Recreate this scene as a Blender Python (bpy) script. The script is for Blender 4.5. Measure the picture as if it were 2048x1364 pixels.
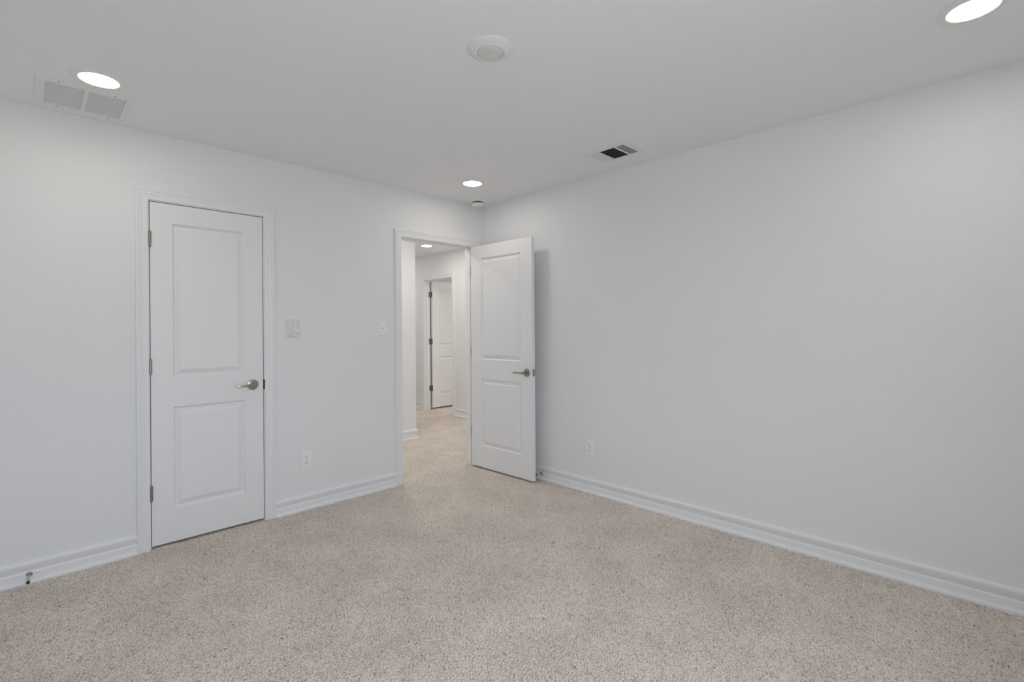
import bpy, bmesh, math, random
import numpy as np
from mathutils import Vector, Matrix, noise as mnoise

for _o in list(bpy.data.objects):
    bpy.data.objects.remove(_o, do_unlink=True)
S = bpy.context.scene
COL = S.collection
rnd = random.Random(7)

# ------------------------------------------------------------------ camera
F_PX, V0, YAW, ROLL = 983.08, 657.52, 0.7830, 0.0073
cam_d = bpy.data.cameras.new('camera')
cam_d.sensor_fit = 'HORIZONTAL'
cam_d.sensor_width = 36.0
cam_d.lens = F_PX / 2048 * 36.0
cam_d.shift_y = (V0 - 682.0) / 2048
cam_d.clip_start = 0.02
cam = bpy.data.objects.new('camera', cam_d)
COL.objects.link(cam)
_R = Vector((math.cos(YAW), -math.sin(YAW), 0))
_U = Vector((0, 0, 1))
_Fw = Vector((math.sin(YAW), math.cos(YAW), 0))
cr, sr = math.cos(ROLL), math.sin(ROLL)
_r = _R * cr - _U * sr
_u = _U * cr + _R * sr
m = Matrix((_r, _u, -_Fw)).transposed().to_4x4()
m.translation = Vector((-3.1366, -3.5465, 1.280))
cam.matrix_world = m
S.camera = cam

# ------------------------------------------------------------------ world, light, exposure
SKY_STRENGTH = 6.9
GROUND = 0.58
LED = 44.0
HALL_W = 8.0
S.view_settings.view_transform = 'Standard'
S.view_settings.look = 'None'
S.view_settings.exposure = 0.0
S.view_settings.gamma = 1.0
S.view_settings.use_curve_mapping = False
w = bpy.data.worlds.new('world')
S.world = w
w.use_nodes = True
_t = w.node_tree
_bg = _t.nodes['Background']
_bg.inputs['Strength'].default_value = SKY_STRENGTH
_tc = _t.nodes.new('ShaderNodeTexCoord')
_sx = _t.nodes.new('ShaderNodeSeparateXYZ')
_mr = _t.nodes.new('ShaderNodeMapRange')                 # overcast sky above, duller ground below the horizon
_mr.inputs['From Min'].default_value = -0.05
_mr.inputs['From Max'].default_value = 0.05
_mixc = _t.nodes.new('ShaderNodeMix')
_mixc.data_type = 'RGBA'
_mixc.inputs['A'].default_value = (GROUND, GROUND * 0.99, GROUND * 0.95, 1)
_mixc.inputs['B'].default_value = (0.875, 0.965, 1.10, 1)
_t.links.new(_tc.outputs['Generated'], _sx.inputs[0])
_t.links.new(_sx.outputs['Z'], _mr.inputs['Value'])
_t.links.new(_mr.outputs['Result'], _mixc.inputs['Factor'])
_t.links.new(_mixc.outputs['Result'], _bg.inputs['Color'])
S.cycles.max_bounces = 10
S.cycles.diffuse_bounces = 7
S.cycles.sample_clamp_indirect = 8.0

H = 2.45                       # ceiling height
XN, YN = -3.50, -4.05          # near corner of the bedroom (behind the camera)
ADDED_WIN = (-3.20, -2.00, 0.55, 2.12)   # unseen window added in the rear wall for daylight  x0 x1 z0 z1


def lamp(name, kind, loc, rot, energy, color=(1, 1, 1), **kw):
    d = bpy.data.lights.new(name, kind)
    d.energy = energy
    d.color = color
    for k, v in kw.items():
        setattr(d, k, v)
    o = bpy.data.objects.new(name, d)
    o.location = loc
    o.rotation_euler = rot
    COL.objects.link(o)
    return o


def portal(loc, rot, sx, sy):
    o = lamp('sky_portal', 'AREA', loc, rot, 1.0, shape='RECTANGLE', size=sx, size_y=sy)
    o.data.cycles.is_portal = True
    return o


portal(((ADDED_WIN[0] + ADDED_WIN[1]) / 2, YN - 0.06, (ADDED_WIN[2] + ADDED_WIN[3]) / 2), (math.radians(90), 0, 0),
       ADDED_WIN[1] - ADDED_WIN[0], ADDED_WIN[3] - ADDED_WIN[2])
WARM = (1.0, 0.93, 0.86)
# unseen lamps without fixtures, added to brighten the hallway and the room past it
lamp('hall_fill', 'AREA', (-0.55, 0.75, H - 0.012), (0, 0, 0), HALL_W, (1, .95, .9), shape='DISK', size=0.15)
lamp('hall_fill', 'AREA', (0.9, 1.25, H - 0.012), (0, 0, 0), HALL_W, WARM, shape='DISK', size=0.15)
lamp('hall_fill', 'AREA', (0.8, 3.65, H - 0.012), (0, 0, 0), HALL_W * 0.5, WARM, shape='DISK', size=0.15)
lamp('far_room_fill', 'AREA', (2.9, 1.6, H - 0.012), (0, 0, 0), HALL_W * 2.0, (1, .95, .9), shape='DISK', size=0.15)


# ------------------------------------------------------------------ materials
def mat(name, color, rough=0.5, metal=0.0, spec=0.5):
    mt = bpy.data.materials.new(name)
    mt.use_nodes = True
    b = mt.node_tree.nodes['Principled BSDF']
    b.inputs['Base Color'].default_value = (*color, 1)
    b.inputs['Roughness'].default_value = rough
    b.inputs['Metallic'].default_value = metal
    b.inputs['Specular IOR Level'].default_value = spec
    return mt


def noise_bump(mt, scale, dist, strength, detail=2.0, rough=0.5):
    nt = mt.node_tree
    g = nt.nodes.new('ShaderNodeNewGeometry')
    n = nt.nodes.new('ShaderNodeTexNoise')
    n.inputs['Scale'].default_value = scale
    n.inputs['Detail'].default_value = detail
    n.inputs['Roughness'].default_value = rough
    bp = nt.nodes.new('ShaderNodeBump')
    bp.inputs['Strength'].default_value = strength
    bp.inputs['Distance'].default_value = dist
    nt.links.new(g.outputs['Position'], n.inputs['Vector'])
    nt.links.new(n.outputs['Fac'], bp.inputs['Height'])
    nt.links.new(bp.outputs['Normal'], nt.nodes['Principled BSDF'].inputs['Normal'])
    return n


M_WALL = mat('wall_paint', (0.835, 0.845, 0.855), 0.75, spec=0.25)
noise_bump(M_WALL, 95.0, 0.0040, 0.42, 1.5)
M_CEIL = mat('ceiling_paint', (0.875, 0.885, 0.90), 0.85, spec=0.2)
noise_bump(M_CEIL, 110.0, 0.002, 0.2, 1.5)
M_TRIM = mat('trim_paint', (0.85, 0.86, 0.875), 0.38, spec=0.45)
M_DOOR = mat('door_paint', (0.85, 0.86, 0.87), 0.42, spec=0.45)
noise_bump(M_DOOR, 260.0, 0.0006, 0.12, 2.0)
M_PLATE = mat('white_plastic', (0.89, 0.89, 0.89), 0.35, spec=0.5)
M_VENT = mat('white_enamel', (0.82, 0.825, 0.83), 0.4, spec=0.4)
M_LOUV = mat('louver_enamel', (0.74, 0.75, 0.76), 0.5, spec=0.3)
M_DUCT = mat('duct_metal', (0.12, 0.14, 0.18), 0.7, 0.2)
M_LOUV_SHADE = mat('louver_shade_colour', (0.17, 0.20, 0.255), 0.55)  # shade on the register's middle blades put into their colour
M_DARK = mat('dark_slot', (0.03, 0.03, 0.03), 0.6)
M_NICKEL = mat('satin_nickel', (0.40, 0.375, 0.34), 0.24, 1.0)
M_NICKELD = mat('dull_nickel', (0.34, 0.325, 0.30), 0.38, 1.0)
M_BRONZE = mat('dark_bronze', (0.05, 0.043, 0.038), 0.4, 0.8)
M_BRASS = mat('pale_brass', (0.70, 0.62, 0.46), 0.28, 1.0)
M_RUBBER = mat('black_rubber', (0.02, 0.02, 0.022), 0.6)
M_DOME = mat('frosted_dome', (0.72, 0.725, 0.73), 0.45)

M_LENS = bpy.data.materials.new('lit_lens')
M_LENS.use_nodes = True
_b = M_LENS.node_tree.nodes['Principled BSDF']
_b.inputs['Base Color'].default_value = (0.9, 0.9, 0.9, 1)
_b.inputs['Emission Color'].default_value = (*WARM, 1)
_b.inputs['Emission Strength'].default_value = LED

M_RIM = bpy.data.materials.new('glowing_lens_rim')          # translucent edge of the lens, lit from inside
M_RIM.use_nodes = True
_b = M_RIM.node_tree.nodes['Principled BSDF']
_b.inputs['Base Color'].default_value = (0.75, 0.66, 0.55, 1)
_b.inputs['Emission Color'].default_value = (1.0, 0.66, 0.40, 1)
_b.inputs['Emission Strength'].default_value = 0.45

# wrinkled clear film
M_FILM = bpy.data.materials.new('clear_film')
M_FILM.use_nodes = True
_nt = M_FILM.node_tree
_nt.nodes.clear()
_out = _nt.nodes.new('ShaderNodeOutputMaterial')
_tr = _nt.nodes.new('ShaderNodeBsdfTransparent')
_pr = _nt.nodes.new('ShaderNodeBsdfPrincipled')
_pr.inputs['Base Color'].default_value = (0.95, 0.95, 0.95, 1)
_pr.inputs['Roughness'].default_value = 0.16
_pr.inputs['Specular IOR Level'].default_value = 1.0
_pr.inputs['Coat Weight'].default_value = 1.0
_pr.inputs['Coat IOR'].default_value = 2.2
_pr.inputs['Coat Roughness'].default_value = 0.2
_mx = _nt.nodes.new('ShaderNodeMixShader')
_mx.inputs['Fac'].default_value = 0.62
_nt.links.new(_tr.outputs[0], _mx.inputs[1])
_nt.links.new(_pr.outputs[0], _mx.inputs[2])
_nt.links.new(_mx.outputs[0], _out.inputs['Surface'])

M_PANE = bpy.data.materials.new('window_glass')
M_PANE.use_nodes = True
_nt = M_PANE.node_tree
_nt.nodes.clear()
_out = _nt.nodes.new('ShaderNodeOutputMaterial')
_tr = _nt.nodes.new('ShaderNodeBsdfTransparent')
_gl = _nt.nodes.new('ShaderNodeBsdfGlossy')
_gl.inputs['Roughness'].default_value = 0.02
_mx = _nt.nodes.new('ShaderNodeMixShader')
_mx.inputs['Fac'].default_value = 0.05
_nt.links.new(_tr.outputs[0], _mx.inputs[1])
_nt.links.new(_gl.outputs[0], _mx.inputs[2])
_nt.links.new(_mx.outputs[0], _out.inputs['Surface'])

# carpet: yarn colour varies from tuft to tuft, dark flecks also painting gap shade, soft traffic patches painting nap shading
M_CARPET = bpy.data.materials.new('carpet_pile')
M_CARPET.use_nodes = True
_nt = M_CARPET.node_tree
_b = _nt.nodes['Principled BSDF']
_b.inputs['Roughness'].default_value = 0.95
_b.inputs['Specular IOR Level'].default_value = 0.08
_g = _nt.nodes.new('ShaderNodeNewGeometry')
_n1 = _nt.nodes.new('ShaderNodeTexNoise')
_n1.inputs['Scale'].default_value = 190.0
_n1.inputs['Detail'].default_value = 2.0
_r1 = _nt.nodes.new('ShaderNodeValToRGB')
_e = _r1.color_ramp.elements
_e[0].position = 0.28
_e[0].color = (0.31, 0.265, 0.222, 1)
_e[1].position = 0.47
_e[1].color = (0.80, 0.728, 0.65, 1)
_n2 = _nt.nodes.new('ShaderNodeTexNoise')
_n2.inputs['Scale'].default_value = 3.2
_n2.inputs['Detail'].default_value = 4.0
_r2 = _nt.nodes.new('ShaderNodeMapRange')
_r2.inputs['From Min'].default_value = 0.35
_r2.inputs['From Max'].default_value = 0.65
_r2.inputs['To Min'].default_value = 0.93
_r2.inputs['To Max'].default_value = 1.05
_mul = _nt.nodes.new('ShaderNodeVectorMath')
_mul.operation = 'SCALE'
_nt.links.new(_g.outputs['Position'], _n1.inputs['Vector'])
_nt.links.new(_g.outputs['Position'], _n2.inputs['Vector'])
_nt.links.new(_n1.outputs['Fac'], _r1.inputs['Fac'])
_nt.links.new(_n2.outputs['Fac'], _r2.inputs['Value'])
_nt.links.new(_r1.outputs['Color'], _mul.inputs[0])
_nt.links.new(_r2.outputs['Result'], _mul.inputs['Scale'])
_nt.links.new(_mul.outputs['Vector'], _b.inputs['Base Color'])


# ------------------------------------------------------------------ mesh helpers
def obj(name, bm, material, parent=None, smooth=False, loc=None):
    me = bpy.data.meshes.new(name)
    bmesh.ops.recalc_face_normals(bm, faces=bm.faces[:])
    bm.to_mesh(me)
    bm.free()
    for mm in (material if isinstance(material, (list, tuple)) else [material]):
        me.materials.append(mm)
    if smooth:
        for p in me.polygons:
            p.use_smooth = True
        me.set_sharp_from_angle(angle=math.radians(40))
    o = bpy.data.objects.new(name, me)
    COL.objects.link(o)
    if parent:
        o.parent = parent
    if loc:
        o.location = loc
    return o


def thing(name, label, cat, loc=(0, 0, 0), rot=(0, 0, 0), group=None):
    o = bpy.data.objects.new(name, None)
    o.empty_display_size = 0.05
    o.location = loc
    o.rotation_euler = rot
    o['label'] = label
    o['category'] = cat
    if group:
        o['group'] = group
    COL.objects.link(o)
    return o


def struct(o, label=None, cat=None):
    o['kind'] = 'structure'
    if label:
        o['label'] = label
    if cat:
        o['category'] = cat
    return o


def dup(root, loc, label, rot=None, group=None):
    r = root.copy()
    COL.objects.link(r)
    r.location = loc
    if rot is not None:
        r.rotation_euler = rot
    r['label'] = label
    if group:
        r['group'] = group
    for ch in list(root.children):
        c = ch.copy()
        COL.objects.link(c)
        c.parent = r
        for g in ch.children:
            d = g.copy()
            COL.objects.link(d)
            d.parent = c
    return r


def add_box(bm, a, b, bevel=0.0, mi=0):
    vs = [bm.verts.new((x, y, z)) for x in (a[0], b[0]) for y in (a[1], b[1]) for z in (a[2], b[2])]
    fs = [bm.faces.new([vs[i] for i in q]) for q in
          ((0, 1, 3, 2), (4, 6, 7, 5), (0, 4, 5, 1), (2, 3, 7, 6), (0, 2, 6, 4), (1, 5, 7, 3))]
    for f in fs:
        f.material_index = mi
    if bevel:
        es = list({e for f in fs for e in f.edges})
        bmesh.ops.bevel(bm, geom=es, offset=bevel, segments=2, affect='EDGES', profile=0.5)
    return vs


def add_lathe(bm, prof, seg=48, mtx=None, cap0=False, cap1=False):
    """prof: list of (r, z); revolved about z."""
    rings = []
    for r, z in prof:
        if r < 1e-6:
            rings.append([bm.verts.new((0, 0, z))])
        else:
            rings.append([bm.verts.new((r * math.cos(2 * math.pi * i / seg), r * math.sin(2 * math.pi * i / seg), z))
                          for i in range(seg)])
    for a, b in zip(rings, rings[1:]):
        if len(a) == 1 and len(b) == 1:
            continue
        for i in range(seg):
            j = (i + 1) % seg
            if len(a) == 1:
                bm.faces.new((a[0], b[i], b[j]))
            elif len(b) == 1:
                bm.faces.new((a[i], a[j], b[0]))
            else:
                bm.faces.new((a[i], a[j], b[j], b[i]))
    if cap0:
        bm.faces.new(rings[0][::-1])
    if cap1:
        bm.faces.new(rings[-1])
    if mtx is not None:
        bmesh.ops.transform(bm, matrix=mtx, verts=[v for r in rings for v in r])


def axis_mtx(p, d):
    """matrix taking +z to direction d, origin to p"""
    q = Vector(d).normalized().to_track_quat('Z', 'Y')
    return Matrix.Translation(p) @ q.to_matrix().to_4x4()


def slab(axis, c0, c1, ext, holes=()):
    """Slab normal to axis (0,1,2) between c0 and c1, ext=(a0,a1,b0,b1) over the other two axes, rectangular holes."""
    oth = [i for i in range(3) if i != axis]
    As = sorted({ext[0], ext[1], *[v for h in holes for v in h[:2]]})
    Bs = sorted({ext[2], ext[3], *[v for h in holes for v in h[2:]]})
    As = [v for v in As if ext[0] <= v <= ext[1]]
    Bs = [v for v in Bs if ext[2] <= v <= ext[3]]

    def solid(i, j):
        if not (0 <= i < len(As) - 1 and 0 <= j < len(Bs) - 1):
            return False
        ca, cb = (As[i] + As[i + 1]) / 2, (Bs[j] + Bs[j + 1]) / 2
        return not any(h[0] < ca < h[1] and h[2] < cb < h[3] for h in holes)
    bm = bmesh.new()
    cache = {}

    def V(i, j, k):
        key = (i, j, k)
        if key not in cache:
            p = [0, 0, 0]
            p[axis] = (c0, c1)[k]
            p[oth[0]] = As[i]
            p[oth[1]] = Bs[j]
            cache[key] = bm.verts.new(p)
        return cache[key]
    for i in range(len(As) - 1):
        for j in range(len(Bs) - 1):
            if not solid(i, j):
                continue
            for k in (0, 1):
                bm.faces.new((V(i, j, k), V(i + 1, j, k), V(i + 1, j + 1, k), V(i, j + 1, k)))
            for (di, dj, e) in ((-1, 0, ((i, j), (i, j + 1))), (1, 0, ((i + 1, j), (i + 1, j + 1))),
                                (0, -1, ((i, j), (i + 1, j))), (0, 1, ((i, j + 1), (i + 1, j + 1)))):
                if not solid(i + di, j + dj):
                    (p, q) = e
                    bm.faces.new((V(*p, 0), V(*q, 0), V(*q, 1), V(*p, 1)))
    return bm


def add_profile(bm, prof, p0, p1, nrm):
    """Extrude a (distance from wall, height) profile from p0 to p1; nrm points into the room."""
    p0, p1, n = Vector(p0), Vector(p1), Vector(nrm)
    a = [bm.verts.new(p0 + n * d + Vector((0, 0, z))) for d, z in prof]
    b = [bm.verts.new(p1 + n * d + Vector((0, 0, z))) for d, z in prof]
    k = len(prof)
    for i in range(k):
        j = (i + 1) % k
        bm.faces.new((a[i], a[j], b[j], b[i]))
    bm.faces.new(a[::-1])
    bm.faces.new(b)


BASE = [(0, 0.108), (0.0080, 0.108), (0.0135, 0.1045), (0.0165, 0.0985), (0.0172, 0.0920), (0.0160, 0.0840), (0.0135, 0.0755),
        (0.0105, 0.0670), (0.0082, 0.0600), (0.0078, 0.0560), (0.0102, 0.0540), (0.0118, 0.0500), (0.0125, 0.0450),
        (0.0125, 0.0165), (0.0185, 0.0163), (0.0230, 0.0150), (0.0262, 0.0110), (0.0275, 0.005), (0.0275, -0.03), (0, -0.03)]

CASING = [(0.0, 0.0), (0.0, 0.0085), (0.0025, 0.0105), (0.006, 0.011), (0.021, 0.0118), (0.0235, 0.0105), (0.027, 0.0105),
          (0.035, 0.0135), (0.0415, 0.0148), (0.0435, 0.0132), (0.0455, 0.0132), (0.048, 0.0165), (0.053, 0.0180),
          (0.058, 0.0172), (0.062, 0.0140), (0.062, 0.0)]


def casing(a0, a1, zt, plane, axis, sgn, z0=-0.03):
    """U-shaped casing round an opening a0..a1 up to zt on plane coordinate, protruding sgn along axis (0=x,1=y)."""
    bm = bmesh.new()
    st = []
    for (s, t) in CASING:
        row = []
        t *= 1.15
        for (a, z) in ((a0 - s, z0), (a0 - s, zt + s), (a1 + s, zt + s), (a1 + s, z0)):
            p = [0, 0, z]
            p[axis] = plane + sgn * t
            p[1 - axis] = a
            row.append(bm.verts.new(p))
        st.append(row)
    n = len(st)
    for i in range(n):
        j = (i + 1) % n
        for k in range(3):
            bm.faces.new((st[i][k], st[i][k + 1], st[j][k + 1], st[j][k]))
    bm.faces.new([r[0] for r in st])
    bm.faces.new([r[3] for r in st][::-1])
    return bm


PANEL = [(0.0, 0.0), (0.0015, -0.0025), (0.0050, -0.0060), (0.0090, -0.0125), (0.0125, -0.0152), (0.0155, -0.0152),
         (0.0180, -0.0140), (0.030, -0.0078), (0.042, -0.0018), (0.0455, -0.0010)]


def leaf_bm(wd, ht, t, pu, pv):
    """Door leaf: u along x 0..wd, thickness along y 0..t, z 0..ht; pu=(u0,u1); pv=[(v0,v1),...] panels on both faces."""
    bm = bmesh.new()
    us = [0, pu[0], pu[1], wd]
    vs = [0, *[v for p in pv for v in p], ht]
    rims = {}
    for side, y0, sg in ((0, 0.0, 1), (1, t, -1)):
        V = {(i, j): bm.verts.new((us[i], y0, vs[j])) for i in range(4) for j in range(len(vs))}
        rims[side] = V
        for i in range(3):
            for j in range(len(vs) - 1):
                q = [V[i, j], V[i + 1, j], V[i + 1, j + 1], V[i, j + 1]]
                if i == 1 and j % 2 == 1:
                    prev = q
                    for (ins, dep) in PANEL[1:]:
                        y = y0 - sg * dep
                        cur = [bm.verts.new((us[1] + ins, y, vs[j] + ins)), bm.verts.new((us[2] - ins, y, vs[j] + ins)),
                               bm.verts.new((us[2] - ins, y, vs[j + 1] - ins)), bm.verts.new((us[1] + ins, y, vs[j + 1] - ins))]
                        for k in range(4):
                            bm.faces.new((prev[k], prev[(k + 1) % 4], cur[(k + 1) % 4], cur[k]))
                        prev = cur
                    bm.faces.new(prev)
                else:
                    bm.faces.new(q)
    A, B = rims[0], rims[1]
    nj = len(vs) - 1
    for j in range(nj):
        bm.faces.new((A[0, j], A[0, j + 1], B[0, j + 1], B[0, j]))
        bm.faces.new((A[3, j], A[3, j + 1], B[3, j + 1], B[3, j]))
    for i in range(3):
        bm.faces.new((A[i, 0], A[i + 1, 0], B[i + 1, 0], B[i, 0]))
        bm.faces.new((A[i, nj], A[i + 1, nj], B[i + 1, nj], B[i, nj]))
    return bm


def barrel_bm(r=0.0068, h=0.089):
    bm = bmesh.new()
    pr = [(0, -h / 2 - 0.004), (r * .6, -h / 2 - 0.003), (r * .75, -h / 2)]
    n = 5
    for k in range(n):
        z0, z1 = -h / 2 + h * k / n, -h / 2 + h * (k + 1) / n
        pr += [(r, z0 + 0.0006), (r, z1 - 0.0006), (r * .88, z1)]
    pr += [(r * .75, h / 2), (r * .6, h / 2 + 0.003), (0, h / 2 + 0.004)]
    add_lathe(bm, pr, 20)
    return bm


def lever_handle(parent, u, z, side, ydir):
    """Round rose and straight bar lever on a leaf face; local frame of the leaf. ydir=-1: the y=0 face. side = sign of bar direction in u."""
    y0 = 0.0 if ydir < 0 else 0.035
    bm = bmesh.new()
    add_lathe(bm, [(0.0345, -0.001), (0.0345, 0.004), (0.033, 0.0065), (0.030, 0.0075), (0.0, 0.0075)], 48, axis_mtx((u, y0, z), (0, ydir, 0)))
    ro = obj('lever_handle', bm, M_NICKEL, parent, smooth=True)
    bm = bmesh.new()
    add_lathe(bm, [(0.0125, 0.006), (0.0115, 0.010), (0.0110, 0.044), (0.0125, 0.048), (0.0125, 0.060), (0.011, 0.062), (0, 0.062)], 28,
              axis_mtx((u, y0, z), (0, ydir, 0)))
    obj('neck', bm, M_NICKEL, ro, smooth=True)
    bm = bmesh.new()
    x0, x1 = sorted((u - side * 0.008, u + side * 0.112))
    ya, yb = sorted((y0 + ydir * 0.048, y0 + ydir * 0.058))
    add_box(bm, (x0, ya, z - 0.0065), (x1, yb, z + 0.0065), 0.003)
    obj('lever', bm, M_NICKEL, ro, smooth=True)
    return ro


# ------------------------------------------------------------------ room shell
D1 = (-2.609, -1.981, 2.049)      # closed door: jamb faces and head
D2 = (-0.900, -0.119, 2.049)      # open doorway
WT = 0.116                        # wall thickness
HB = 1.365                        # hall wall facing the doorway (y)
HX = 0.146                        # its end (x)
FX = 1.400                        # far hall wall (x)
D3 = (2.270, 2.985, 2.052)        # far doorway y range

JT = 0.018                        # jamb board thickness


def hole(d):
    return (d[0] - JT, d[1] + JT, -0.5, d[2] + JT)


o = obj('wall_left', slab(1, 0, WT, (XN - .12, 0.0, -0.05, H), [hole(D1), hole(D2)]), M_WALL)
struct(o, 'white textured wall with the closed door and the open doorway', 'wall')
o = obj('wall_right', slab(0, 0, 0.12, (YN - .12, WT, -0.05, H)), M_WALL)
struct(o, 'long bare white textured wall to the right of the open door', 'wall')
o = obj('wall_rear', slab(1, YN - .12, YN, (XN - .12, 0.0, -0.05, H), [ADDED_WIN]), M_WALL)
struct(o, 'white wall with an added window behind the viewer', 'wall')
o = obj('wall_near', slab(0, XN - .12, XN, (YN, 0.0, -0.05, H)), M_WALL)
struct(o, 'white bare wall beside the viewer', 'wall')

# vents: openings in the ceiling
RET = (-3.092, -2.727, -0.458, -0.080)
RETP = [(-3.056, -2.918, -0.411, -0.118), (-2.900, -2.758, -0.411, -0.118)]
REG = (-0.462, -0.204, -1.864, -1.538)
REGP = [(-0.417, -0.236, -1.760, -1.648), (-0.418, -0.226, -1.634, -1.574)]
REGP += [(-0.420, -0.237, -1.8305 + 0.0145 * k, -1.8305 + 0.0145 * k + 0.0102) for k in range(4)]   # open slots
REGP[1:2] = [(-0.418, -0.226, -1.634 + 0.0145 * k, -1.634 + 0.0145 * k + 0.0030) for k in range(5)]    # nearly closed slots
o = obj('ceiling', slab(2, H, H + 0.12, (XN - .12, 0.12, YN - .12, WT),
                        [(RETP[0][0] - .004, RETP[1][1] + .004, RETP[0][2] - .004, RETP[0][3] + .004),
                         (-0.425, -0.222, -1.834, -1.570)]), M_CEIL)
struct(o, 'flat white bedroom ceiling with recessed lights and vents', 'ceiling')
o = obj('ceiling_hall', slab(2, H, H + 0.12, (-3.6, 4.4, WT, 4.6)), M_CEIL)
struct(o, 'white hallway ceiling seen through the doorway', 'ceiling')

# hallway and the rooms past it
o = obj('wall_hall_left', slab(1, HB, HB + 0.12, (-1.75, HX, -0.05, H)), M_WALL)
struct(o, 'bright hallway wall ending in a corner behind the doorway', 'wall')
o = obj('wall_hall_corner', slab(0, HX - 0.12, HX, (HB + .12, 4.5, -0.05, H)), M_WALL)
struct(o, 'hallway wall running back from the corner', 'wall')
o = obj('wall_hall_far', slab(0, FX, FX + 0.11, (0.0, 4.5, -0.05, H), [(D3[0] - JT, D3[1] + JT, -.5, D3[2] + JT)]), M_WALL)
struct(o, 'far hallway wall with the second open door', 'wall')
o = obj('wall_hall_right', slab(1, 0.0, WT, (0.12, FX, -0.05, H)), M_WALL)
struct(o, 'end wall of the hallway beside the doorway', 'wall')
o = obj('wall_hall_end', slab(1, 4.5, 4.6, (HX - .12, 4.4, -0.05, H)), M_WALL)
struct(o, 'end wall of the hallway around the corner', 'wall')
o = obj('wall_closet', slab(0, -1.75, -1.65, (WT, HB + .12, -0.05, H)), M_WALL)
struct(o, 'wall between closet and hallway', 'wall')
o = obj('wall_closet_back', slab(1, 1.0, 1.1, (XN - .12, -1.75, -0.05, H)), M_WALL)
struct(o, 'back wall of the closet', 'wall')
o = obj('wall_closet_side', slab(0, XN - .12, XN, (WT, 1.0, -0.05, H)), M_WALL)
struct(o, 'side wall of the closet', 'wall')
o = obj('wall_far_room', slab(0, 4.3, 4.4, (0.6, 4.5, -0.05, H)), M_WALL)
struct(o, 'white wall of the room past the second door', 'wall')
o = obj('wall_far_room_side', slab(1, 0.5, 0.6, (FX + .11, 4.4, -0.05, H)), M_WALL)
struct(o, 'side wall of the room past the second door', 'wall')

o = obj('wall_light_block', slab(1, 3.075, 3.175, (FX + .11, 4.3, -0.05, H)), M_WALL)  # unseen wall added to keep light out of the far door's hinge gap
struct(o, 'unseen wall added close behind the far open door to darken its gap', 'wall')

# floor: one carpet of tufts, finer where it lies near
rs = np.random.RandomState(11)


def tuft_field(nx, ny, step, size, seed):
    r = np.random.RandomState(seed)
    f = np.fft.rfft2(r.randn(nx, ny))
    kx = np.fft.fftfreq(nx, step)[:, None]
    ky = np.fft.rfftfreq(ny, step)[None, :]
    k = np.sqrt(kx ** 2 + ky ** 2)
    k0 = 1.0 / size
    f *= np.exp(-((k - k0) / (0.50 * k0)) ** 2)
    g = np.fft.irfft2(f, s=(nx, ny))
    return g / g.std()


def soft_field(nx, ny, step, size, seed):
    r = np.random.RandomState(seed)
    f = np.fft.rfft2(r.randn(nx, ny))
    kx = np.fft.fftfreq(nx, step)[:, None]
    ky = np.fft.rfftfreq(ny, step)[None, :]
    f *= np.exp(-(kx ** 2 + ky ** 2) * size ** 2)
    g = np.fft.irfft2(f, s=(nx, ny))
    return g / g.std()


TUFT = 0.0115
AMP = 0.0036


def carpet_patch(x0, x1, y0, y1, step, seed):
    nx, ny = int(round((x1 - x0) / step)) + 1, int(round((y1 - y0) / step)) + 1
    X, Y = np.meshgrid(np.linspace(x0, x1, nx), np.linspace(y0, y1, ny), indexing='ij')
    h = tuft_field(nx, ny, step, TUFT, seed)
    h = np.where(h < 0, -1.15 * np.abs(h) ** 1.35, 0.7 * h)   # rounded tufts, deep gaps between them
    h = np.clip(h, -3.6, 1.6)
    jx = tuft_field(nx, ny, step, TUFT * 1.1, seed + 1) * step * .35
    jy = tuft_field(nx, ny, step, TUFT * 1.1, seed + 2) * step * .35
    jx[0] = jx[-1] = 0
    jy[:, 0] = jy[:, -1] = 0
    Z = h * AMP + soft_field(nx, ny, step, 0.12, seed + 3) * 0.0006 - 0.004
    co = np.stack([X + jx, Y + jy, Z], -1).reshape(-1, 3)
    ii, jj = np.meshgrid(np.arange(nx - 1), np.arange(ny - 1), indexing='ij')
    a = (ii * ny + jj).ravel()
    fc = np.stack([a, a + ny, a + ny + 1, a + 1], -1)
    return co, fc


patches = [carpet_patch(-3.40, 0.0, -3.75, 0.0, 0.0040, 1),
           carpet_patch(-1.05, FX + .15, -0.012, 3.6, 0.0055, 31)]
cos, fcs, off = [], [], 0
for co, fc in patches:
    cos.append(co)
    fcs.append(fc + off)
    off += len(co)


def quad(x0, x1, y0, y1, z=-0.003):
    global off
    cos.append(np.array([(x0, y0, z), (x1, y0, z), (x1, y1, z), (x0, y1, z)], float))
    fcs.append(np.array([[0, 1, 2, 3]]) + off)
    off += 4


quad(XN - .1, 4.4, YN - .1, 4.6, -0.022)       # backing under the pile
quad(XN, -3.40, YN, 0)
quad(-3.40, 0, YN, -3.75)
quad(XN, -1.05, 0, 1.4)
quad(-1.05, FX + .15, 3.6, 4.6)
quad(FX + .15, 4.4, 0.5, 4.6)
co = np.concatenate(cos)
fc = np.concatenate(fcs)
me = bpy.data.meshes.new('floor')
me.vertices.add(len(co))
me.vertices.foreach_set('co', co.astype(np.float32).ravel())
me.loops.add(fc.size)
me.loops.foreach_set('vertex_index', fc.astype(np.int32).ravel())
me.polygons.add(len(fc))
me.polygons.foreach_set('loop_start', np.arange(0, fc.size, 4, dtype=np.int32))
me.polygons.foreach_set('loop_total', np.full(len(fc), 4, np.int32))
me.update(calc_edges=True)
me.validate()
me.polygons.foreach_set('use_smooth', np.ones(len(fc), bool))
me.materials.append(M_CARPET)
o = bpy.data.objects.new('floor', me)
COL.objects.link(o)
struct(o, 'speckled beige cut-pile carpet over the whole floor', 'carpet')

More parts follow.
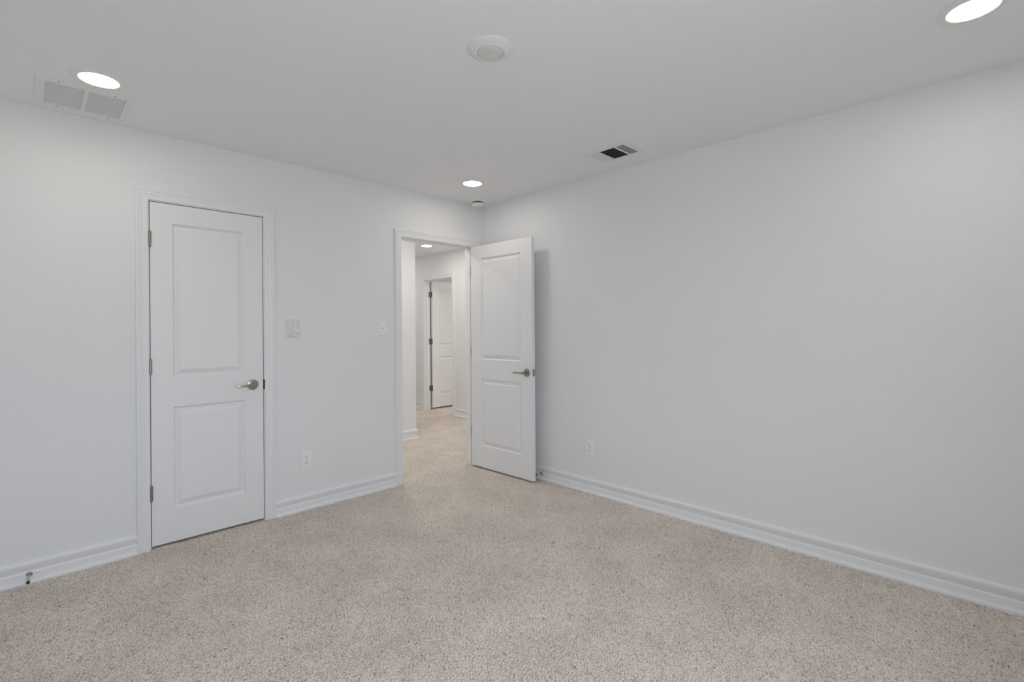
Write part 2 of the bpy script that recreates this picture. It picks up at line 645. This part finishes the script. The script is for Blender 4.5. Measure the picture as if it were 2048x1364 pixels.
# baseboards
bm = bmesh.new()
add_profile(bm, BASE, (XN, 0, 0), (D1[0] - 0.066, 0, 0), (0, -1, 0))
add_profile(bm, BASE, (D1[1] + 0.066, 0, 0), (D2[0] - 0.066, 0, 0), (0, -1, 0))
struct(obj('baseboard_left', bm, M_TRIM), 'white moulded baseboard on the wall with the doors', 'baseboard')
bm = bmesh.new()
add_profile(bm, BASE, (0, YN, 0), (0, 0, 0), (-1, 0, 0))
struct(obj('baseboard_right', bm, M_TRIM), 'white moulded baseboard along the long right wall', 'baseboard')
bm = bmesh.new()
add_profile(bm, BASE, (XN, YN, 0), (0, YN, 0), (0, 1, 0))
struct(obj('baseboard_rear', bm, M_TRIM), 'white baseboard behind the viewer', 'baseboard')
bm = bmesh.new()
add_profile(bm, BASE, (XN, YN, 0), (XN, 0, 0), (1, 0, 0))
struct(obj('baseboard_near', bm, M_TRIM), 'white baseboard beside the viewer', 'baseboard')
bm = bmesh.new()
add_profile(bm, BASE, (-1.65, HB, 0), (HX + 0.014, HB, 0), (0, -1, 0))
add_profile(bm, BASE, (HX, HB - 0.014, 0), (HX, 4.5, 0), (1, 0, 0))
struct(obj('baseboard_hall_left', bm, M_TRIM), 'white baseboard wrapping the hallway corner', 'baseboard')
bm = bmesh.new()
add_profile(bm, BASE, (FX, WT, 0), (FX, D3[0] - 0.066, 0), (-1, 0, 0))
add_profile(bm, BASE, (FX, D3[1] + 0.066, 0), (FX, 4.5, 0), (-1, 0, 0))
struct(obj('baseboard_hall_far', bm, M_TRIM), 'white baseboard on the far hallway wall', 'baseboard')


# ------------------------------------------------------------------ door frames
def jamb_bm(a0, a1, zt, c0, c1, axis, stop0, stop1):
    """Jamb boards lining an opening (a0..a1, up to zt) through the wall c0..c1, with a stop strip."""
    bm = bmesh.new()

    def bx(p, q, z0, z1, s0, s1):
        a = [0, 0, z0]
        b = [0, 0, z1]
        a[1 - axis], b[1 - axis] = p, q
        a[axis], b[axis] = s0, s1
        add_box(bm, a, b)
    bx(a0 - JT, a0, -0.03, zt + JT, c0, c1)
    bx(a1, a1 + JT, -0.03, zt + JT, c0, c1)
    bx(a0, a1, zt, zt + JT, c0, c1)
    bx(a0, a0 + 0.011, -0.03, zt, stop0, stop1)
    bx(a1 - 0.011, a1, -0.03, zt, stop0, stop1)
    bx(a0 + 0.011, a1 - 0.011, zt - 0.011, zt, stop0, stop1)
    return bm


R = 0.0045      # casing reveal
t1 = obj('trim_1', casing(D1[0] - R, D1[1] + R, D1[2] + R, 0.0, 1, -1), M_TRIM)
struct(t1, 'white moulded casing around the closed door', 'door trim')
obj('jamb', jamb_bm(*D1, -0.0005, WT, 1, 0.038, 0.072), M_TRIM, t1)
bm = bmesh.new()
add_box(bm, (D1[1] - 0.002, -0.0035, 0.885), (D1[1] + 0.0055, 0.010, 0.949), 0.001)
obj('strike_plate', bm, M_BRONZE, t1)
t2 = obj('trim_2', casing(D2[0] - R, D2[1] + R, D2[2] + R, 0.0, 1, -1), M_TRIM)
struct(t2, 'white moulded casing around the open doorway', 'door trim')
obj('jamb', jamb_bm(*D2, -0.0005, WT + .0005, 1, 0.038, 0.072), M_TRIM, t2)
t3 = obj('trim_3', casing(D3[0] - R, D3[1] + R, D3[2] + R, FX, 0, -1), M_TRIM)
struct(t3, 'white casing around the far hallway doorway', 'door trim')
obj('jamb', jamb_bm(*D3, FX - .0005, FX + .1105, 0, FX + .035, FX + .072), M_TRIM, t3)
t4 = obj('trim_4', casing(D2[0] - R, D2[1] + R, D2[2] + R, WT, 1, 1), M_TRIM)
struct(t4, 'white casing on the hallway side of the open doorway', 'door trim')

# ------------------------------------------------------------------ doors
PV = [(0.199, 0.812), (0.990, 1.917)]
Z0 = 0.0125
HINGE_Z = (0.313, 1.061, 1.813)


def place_door(name, wd, loc, rz, pu, label):
    o = obj(name, leaf_bm(wd, 2.032, 0.035, pu, PV), M_DOOR, loc=loc)
    o.rotation_euler = (0, 0, rz)
    struct(o, label, 'door')
    return o


# closed door: hinged at the left, local x along the wall, y=0 is the room face
d1 = place_door('door_1', 0.6185, (-2.6045, 0.0, Z0), 0, (0.1095, 0.5075), 'closed white two-panel door with lever handle')
lever_handle(d1, 0.5535, 0.9075, -1, -1)
for z in HINGE_Z:
    h = obj('hinge', barrel_bm(0.0075), M_NICKELD, d1, smooth=True, loc=(-0.0018, -0.0062, z))
    bm = bmesh.new()
    add_box(bm, (-0.001, -0.0045 + 0.0062, -0.0445), (0.0085, 0.0072, 0.0445))
    obj('hinge_plate', bm, M_NICKELD, h)

# open door: visible face starts at (-.159,-.0127) and runs toward the viewer
ang = math.radians(-89.03)
d2 = place_door('door_2', 0.7625, (-0.159, -0.0125, Z0), ang, (0.131, 0.633), 'open white two-panel door standing against the right wall side')
lever_handle(d2, 0.7035, 0.8985, -1, -1)
lever_handle(d2, 0.7035, 0.8985, -1, 1)
bm = bmesh.new()
add_box(bm, (0.7615, 0.0055, 0.871), (0.7637, 0.0295, 0.929))
lp = obj('latch_plate', bm, M_NICKELD, d2)
bm = bmesh.new()
add_box(bm, (0.763, 0.0105, 0.893), (0.7665, 0.0245, 0.907), 0.002)
obj('latch_bolt', bm, M_NICKEL, lp)
for z in HINGE_Z:
    h = obj('hinge', barrel_bm(), M_NICKELD, d2, smooth=True, loc=(0.004, 0.0405, z))
    bm = bmesh.new()
    add_box(bm, (-0.0055, -0.037, -0.0445), (-0.0042, 0.0, 0.0445))
    add_box(bm, (-0.0125, -0.037, -0.0445), (-0.0110, 0.0, 0.0445))
    obj('hinge_plate', bm, M_NICKELD, h)

# far door: swings away from the hall, seen through its doorway
d3 = place_door('door_3', 0.705, (FX + 0.124, D3[1] - 0.040, 0.022), 0, (0.125, 0.585), 'white two-panel door standing open past the hallway')
for z in HINGE_Z:
    h = obj('hinge', barrel_bm(), M_NICKELD, d3, smooth=True, loc=(-0.0065, 0.0385, z))
    bm = bmesh.new()
    add_box(bm, (0.0045, -0.040, -0.0445), (0.0062, 0.0, 0.0445))
    add_box(bm, (-0.046, 0.0012, -0.0445), (0.0, 0.0028, 0.0445))
    obj('hinge_plate', bm, M_NICKELD, h)
lever_handle(d3, 0.646, 0.8985, -1, -1)

# ------------------------------------------------------------------ unseen window behind the viewer, added for daylight
for nm, ax, wl, W, lab in (('added_window_1', 1, YN, ADDED_WIN, 'white single-hung window added in the rear wall behind the viewer'),):
    zm = (W[2] + W[3]) / 2
    wi = obj(nm, slab(ax, wl - 0.09, wl - 0.04, W, [(W[0] + .045, W[1] - .045, W[2] + .045, zm - .02),
                                                    (W[0] + .045, W[1] - .045, zm + .02, W[3] - .045)]), M_PLATE)
    struct(wi, lab, 'window')
    obj('added_window_pane', slab(ax, wl - .068, wl - .064, (W[0] + .04, W[1] - .04, W[2] + .04, W[3] - .04)), M_PANE, wi)
    obj('added_window_sill', slab(ax, wl - .05, wl + .03, (W[0] - .04, W[1] + .04, W[2] - .02, W[2])), M_TRIM, wi)

# ------------------------------------------------------------------ ceiling fixtures
TRIM_PROF = [(0.1005, 0.0), (0.1005, -0.0022), (0.0985, -0.0042), (0.0930, -0.0055), (0.0840, -0.0066), (0.0790, -0.0072),
             (0.0774, -0.0073)]
LG = 'lit recessed downlights in the bedroom ceiling'
l1 = thing('recessed_light', 'lit round downlight beside the return air grille', 'ceiling light', (-2.880, -0.590, H), group=LG)
bm = bmesh.new()
add_lathe(bm, TRIM_PROF, 64)
obj('trim_ring', bm, M_VENT, l1, smooth=True)
bm = bmesh.new()
add_lathe(bm, [(0.0722, -0.0054), (0.0715, -0.0056), (0.05, -0.0058), (0.0, -0.0060)], 64)
obj('lens', bm, M_LENS, l1, smooth=True)
bm = bmesh.new()
add_lathe(bm, [(0.0774, -0.0073), (0.0762, -0.0076), (0.0745, -0.0070), (0.0722, -0.0054)], 64)
obj('lens_rim', bm, M_RIM, l1, smooth=True)
dup(l1, (-0.577, -0.537, H), 'lit round downlight near the room corner, next to the smoke detector')
dup(l1, (-0.649, -3.467, H), 'lit round downlight cut off by the top edge of the photo at right')
lh = dup(l1, (0.866, 2.150, H), 'small lit downlight in the hallway ceiling seen through the doorway')
lh['group'] = 'hallway downlights'
del lh['group']

cf = thing('ceiling_fixture', 'unlit white round ceiling fixture with a domed centre, mid ceiling', 'ceiling light', (-1.744, -2.033, H))
bm = bmesh.new()
add_lathe(bm, [(0.0975, 0.0), (0.0975, -0.003), (0.095, -0.0052), (0.088, -0.0085), (0.072, -0.0155), (0.062, -0.0195),
               (0.0585, -0.0200), (0.0565, -0.0185), (0.0562, -0.0150), (0.0545, -0.0140)], 72)
obj('trim_ring', bm, M_VENT, cf, smooth=True)
bm = bmesh.new()
add_lathe(bm, [(0.0545, -0.0140), (0.0540, -0.0175), (0.0500, -0.0205), (0.040, -0.0222), (0.026, -0.0224), (0.014, -0.0212), (0, -0.0206)], 64)
obj('dome_lens', bm, M_DOME, cf, smooth=True)

sd = thing('smoke_detector', 'small white round smoke detector on the ceiling at the room corner', 'smoke detector', (-0.166, -0.125, H))
bm = bmesh.new()
add_lathe(bm, [(0.078, 0.0), (0.078, -0.004), (0.076, -0.0065), (0.060, -0.0075), (0.050, -0.0078), (0.0, -0.0078)], 56)
obj('mounting_plate', bm, M_PLATE, sd, smooth=True)
bm = bmesh.new()
add_lathe(bm, [(0.046, -0.007), (0.046, -0.0165), (0.0545, -0.0170), (0.0560, -0.0195), (0.0555, -0.030), (0.052, -0.037), (0.046, -0.0405), (0.030, -0.042), (0, -0.0425)], 56)
obj('sensor_body', bm, M_PLATE, sd, smooth=True)
bm = bmesh.new()
add_lathe(bm, [(0.0478, -0.0078), (0.0478, -0.0168)], 56)
obj('sensing_slot', bm, M_DARK, sd, smooth=True)


def blade(bm, axis, p, q, c, zc, wd, tilt, th=0.0009):
    """Louver blade running p..q along axis (0/1) at cross position c; tilt = slope angle, + raises toward +cross."""
    ca, sa = math.cos(tilt), math.sin(tilt)
    vs = []
    for e in (p, q):
        for (s, n) in ((-wd / 2, -th / 2), (wd / 2, -th / 2), (wd / 2, th / 2), (-wd / 2, th / 2)):
            cc, zz = c + s * ca - n * sa, zc + s * sa + n * ca
            pt = [0, 0, zz]
            pt[axis] = e
            pt[1 - axis] = cc
            vs.append(bm.verts.new(pt))
    for i in range(4):
        j = (i + 1) % 4
        bm.faces.new((vs[i], vs[j], vs[4 + j], vs[4 + i]))
    bm.faces.new(vs[:4])
    bm.faces.new(vs[4:])


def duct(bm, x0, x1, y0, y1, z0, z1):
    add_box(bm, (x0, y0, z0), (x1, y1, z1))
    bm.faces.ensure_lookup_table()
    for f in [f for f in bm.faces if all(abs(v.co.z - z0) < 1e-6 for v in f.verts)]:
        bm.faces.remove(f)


rg = thing('return_air_grille', 'white rectangular return air grille with two louvered panels on the ceiling', 'air vent', (-2.91, -0.27, H))


def local(t, b):
    return (b[0] - t.location.x, b[1] - t.location.x, b[2] - t.location.y, b[3] - t.location.y)


def plate_bm(t, ext, holes, th=0.006):
    bm = slab(2, -th, 0.0, local(t, ext), [local(t, h) for h in holes])
    return bm


o = obj('frame', plate_bm(rg, RET, RETP, 0.0042), M_VENT, rg)
bv = o.modifiers.new('bevel', 'BEVEL')
bv.width = 0.0018
bv.segments = 2
bv.limit_method = 'ANGLE'
for pnl in RETP:
    x0, x1, y0, y1 = local(rg, pnl)
    bm = bmesh.new()
    n = 22
    for i in range(n):
        c = y0 + (y1 - y0) * (i + .5) / n
        blade(bm, 0, x0 - .001, x1 + .001, c, 0.0035, 0.0165, math.radians(-36))
    obj('louver_panel', bm, M_LOUV, rg)
for (sx, sy) in ((-3.013, -0.440), (-2.806, -0.438), (-3.008, -0.098), (-2.803, -0.097)):
    bm = bmesh.new()
    add_lathe(bm, [(0.0042, 0.0), (0.0042, -0.0012), (0.003, -0.002), (0, -0.002)], 16,
              Matrix.Translation((sx - rg.location.x, sy - rg.location.y, -0.0042)))
    obj('screw', bm, M_NICKELD, rg, smooth=True)
bm = bmesh.new()
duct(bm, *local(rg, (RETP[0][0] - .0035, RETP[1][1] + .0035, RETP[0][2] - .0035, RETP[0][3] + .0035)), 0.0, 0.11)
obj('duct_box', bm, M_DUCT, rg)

sg = thing('supply_register', 'white ceiling supply register with a dark louvered middle above the right wall', 'air vent', (-0.333, -1.701, H))
o = obj('frame', plate_bm(sg, REG, REGP, 0.0032), M_VENT, sg)
bv = o.modifiers.new('bevel', 'BEVEL')
bv.width = 0.0018
bv.segments = 2
bv.limit_method = 'ANGLE'
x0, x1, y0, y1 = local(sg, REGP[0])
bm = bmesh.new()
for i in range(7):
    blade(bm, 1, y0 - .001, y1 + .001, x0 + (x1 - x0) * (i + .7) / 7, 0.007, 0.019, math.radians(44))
obj('centre_louver', bm, M_LOUV_SHADE, sg)
x0, x1, y0, y1 = local(sg, (-0.418, -0.226, -1.634, -1.570))
bm = bmesh.new()
for i in range(5):
    blade(bm, 0, x0 - .001, x1 + .001, y0 + 0.0145 * i + 0.004, 0.004, 0.010, math.radians(-30))
obj('side_louver', bm, M_VENT, sg)
bm = bmesh.new()
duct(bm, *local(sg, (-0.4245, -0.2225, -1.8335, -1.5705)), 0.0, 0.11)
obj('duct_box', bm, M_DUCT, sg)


# ------------------------------------------------------------------ wall plates
# local frame: x across, z up, -y out of the wall
def plate(root, wd=0.0745, ht=0.1165, th=0.0055):
    bm = bmesh.new()
    b = 0.0035
    a = [bm.verts.new((sx * wd / 2, 0, sz * ht / 2)) for sx, sz in ((-1, -1), (1, -1), (1, 1), (-1, 1))]
    m_ = [bm.verts.new((sx * wd / 2, -th * .4, sz * ht / 2)) for sx, sz in ((-1, -1), (1, -1), (1, 1), (-1, 1))]
    f = [bm.verts.new((sx * (wd / 2 - b), -th, sz * (ht / 2 - b))) for sx, sz in ((-1, -1), (1, -1), (1, 1), (-1, 1))]
    for k in range(4):
        j = (k + 1) % 4
        bm.faces.new((a[k], a[j], m_[j], m_[k]))
        bm.faces.new((m_[k], m_[j], f[j], f[k]))
    bm.faces.new(f)
    bm.faces.new(a[::-1])
    return obj('plate', bm, M_PLATE, root)


def screw(root, x, z, th=0.0055):
    bm = bmesh.new()
    add_lathe(bm, [(0.0032, 0.0), (0.0030, 0.0008), (0.0018, 0.0012), (0, 0.0012)], 14, axis_mtx((x, -th, z), (0, -1, 0)))
    return obj('screw', bm, M_DOME, root, smooth=True)


sw = thing('light_switch', 'white toggle light switch on the wall left of the open doorway', 'light switch', (-1.083, 0, 1.292))
plate(sw)
bm = bmesh.new()
add_box(bm, (-0.0055, -0.0062, -0.012), (0.0055, -0.0050, 0.012), 0.0005)
obj('toggle_collar', bm, M_DOME, sw)
bm = bmesh.new()
add_box(bm, (-0.0042, -0.0165, -0.0015), (0.0042, -0.0055, 0.0065), 0.001)
bmesh.ops.rotate(bm, cent=(0, -0.006, 0), matrix=Matrix.Rotation(math.radians(-25), 3, 'X'), verts=bm.verts[:])
obj('toggle', bm, M_PLATE, sw)
screw(sw, 0, 0.030)
screw(sw, 0, -0.030)

OG = 'duplex outlets low on the walls'
ol = thing('power_outlet', 'white duplex outlet right of the closed door', 'power outlet', (-1.700, 0, 0.351), group=OG)
plate(ol)
for sz in (0.0195, -0.0195):
    bm = bmesh.new()
    n = 28
    vs0, vs1 = [], []
    for k in range(n):
        a = 2 * math.pi * k / n
        x = max(-0.0145, min(0.0145, 0.0172 * math.cos(a)))
        z = 0.0142 * math.sin(a)
        vs0.append(bm.verts.new((x, -0.005, sz + z)))
        vs1.append(bm.verts.new((x * .96, -0.0072, sz + z * .96)))
    for k in range(n):
        bm.faces.new((vs0[k], vs0[(k + 1) % n], vs1[(k + 1) % n], vs1[k]))
    bm.faces.new(vs1)
    rc = obj('receptacle', bm, M_PLATE, ol)
    bm = bmesh.new()
    add_box(bm, (-0.0075, -0.0076, sz + 0.0005), (-0.0052, -0.0070, sz + 0.0088))
    add_box(bm, (0.0052, -0.0076, sz + 0.0012), (0.0075, -0.0070, sz + 0.0082))
    add_lathe(bm, [(0.0030, 0.0), (0.0030, 0.0006), (0, 0.0006)], 14, axis_mtx((0, -0.0070, sz - 0.0065), (0, -1, 0)))
    obj('contact_slot', bm, M_DARK, rc)
screw(ol, 0, 0)
dup(ol, (0, -1.249, 0.347), 'white duplex outlet low on the right wall beyond the open door', rot=(0, 0, math.radians(-90)))

fp = thing('control_plate', 'white wall control under wrinkled clear plastic film beside the closed door', 'wall control', (-1.788, 0, 1.297))
plate(fp, 0.077, 0.1165, 0.0130)
bm = bmesh.new()
add_box(bm, (-0.0165, -0.0158, -0.033), (0.0165, -0.0125, 0.033), 0.0015)
obj('rocker', bm, M_PLATE, fp)
bm = bmesh.new()
nx, nz = 40, 58
g = {}
for i in range(nx):
    for j in range(nz):
        x = -0.041 + 0.0825 * i / (nx - 1)
        z = -0.0605 + 0.121 * j / (nz - 1)
        k = 1.0 if x > -0.010 else 0.12                       # tight on the left, crumpled on the right
        v = Vector((x * 30, z * 22, 0.3))
        crumple = abs(mnoise.noise(v)) * 1.0 + abs(mnoise.noise(v * 2.3)) * 0.5 + abs(mnoise.noise(v * 5.1)) * 0.2
        y = -0.0172 - k * 0.0190 * crumple
        e = min(i, nx - 1 - i, (j * 2) // 3, ((nz - 1 - j) * 2) // 3)
        if e == 0:
            y = -0.0015
        elif e == 1:
            y = min(-0.0135, y * .85)
        g[i, j] = bm.verts.new((x, y, z))
for i in range(nx - 1):
    for j in range(nz - 1):
        bm.faces.new((g[i, j], g[i + 1, j], g[i + 1, j + 1], g[i, j + 1]))
obj('plastic_film', bm, M_FILM, fp, smooth=True)

# ------------------------------------------------------------------ door stops
# local frame: z runs out of the baseboard
SG = 'baseboard door stops'


def door_stop(loc, direc, label):
    root = thing('door_stop', label, 'door stop', loc, axis_mtx((0, 0, 0), direc).to_euler(), group=SG)
    bm = bmesh.new()
    add_lathe(bm, [(0.0125, 0.0), (0.0125, 0.002), (0.0112, 0.0045), (0.0080, 0.0075), (0.0062, 0.012), (0.0058, 0.015), (0, 0.015)], 28)
    obj('flange', bm, M_NICKELD, root, smooth=True)
    bm = bmesh.new()
    add_lathe(bm, [(0.0056, 0.012), (0.0050, 0.020), (0.0046, 0.066), (0, 0.066)], 20)
    obj('rod', bm, M_BRASS, root, smooth=True)
    bm = bmesh.new()
    add_lathe(bm, [(0.0050, 0.063), (0.0064, 0.0645), (0.0068, 0.070), (0.0066, 0.077), (0.0052, 0.0795), (0, 0.080)], 22)
    obj('rubber_tip', bm, M_RUBBER, root, smooth=True)
    return root


door_stop((-3.119, -0.0122, 0.041), (-0.006, -0.078, -0.017), 'door stop on the baseboard at the far left')
door_stop((-0.0122, -0.751, 0.047), (-1, 0.02, 0.0), 'door stop on the baseboard behind the open door')
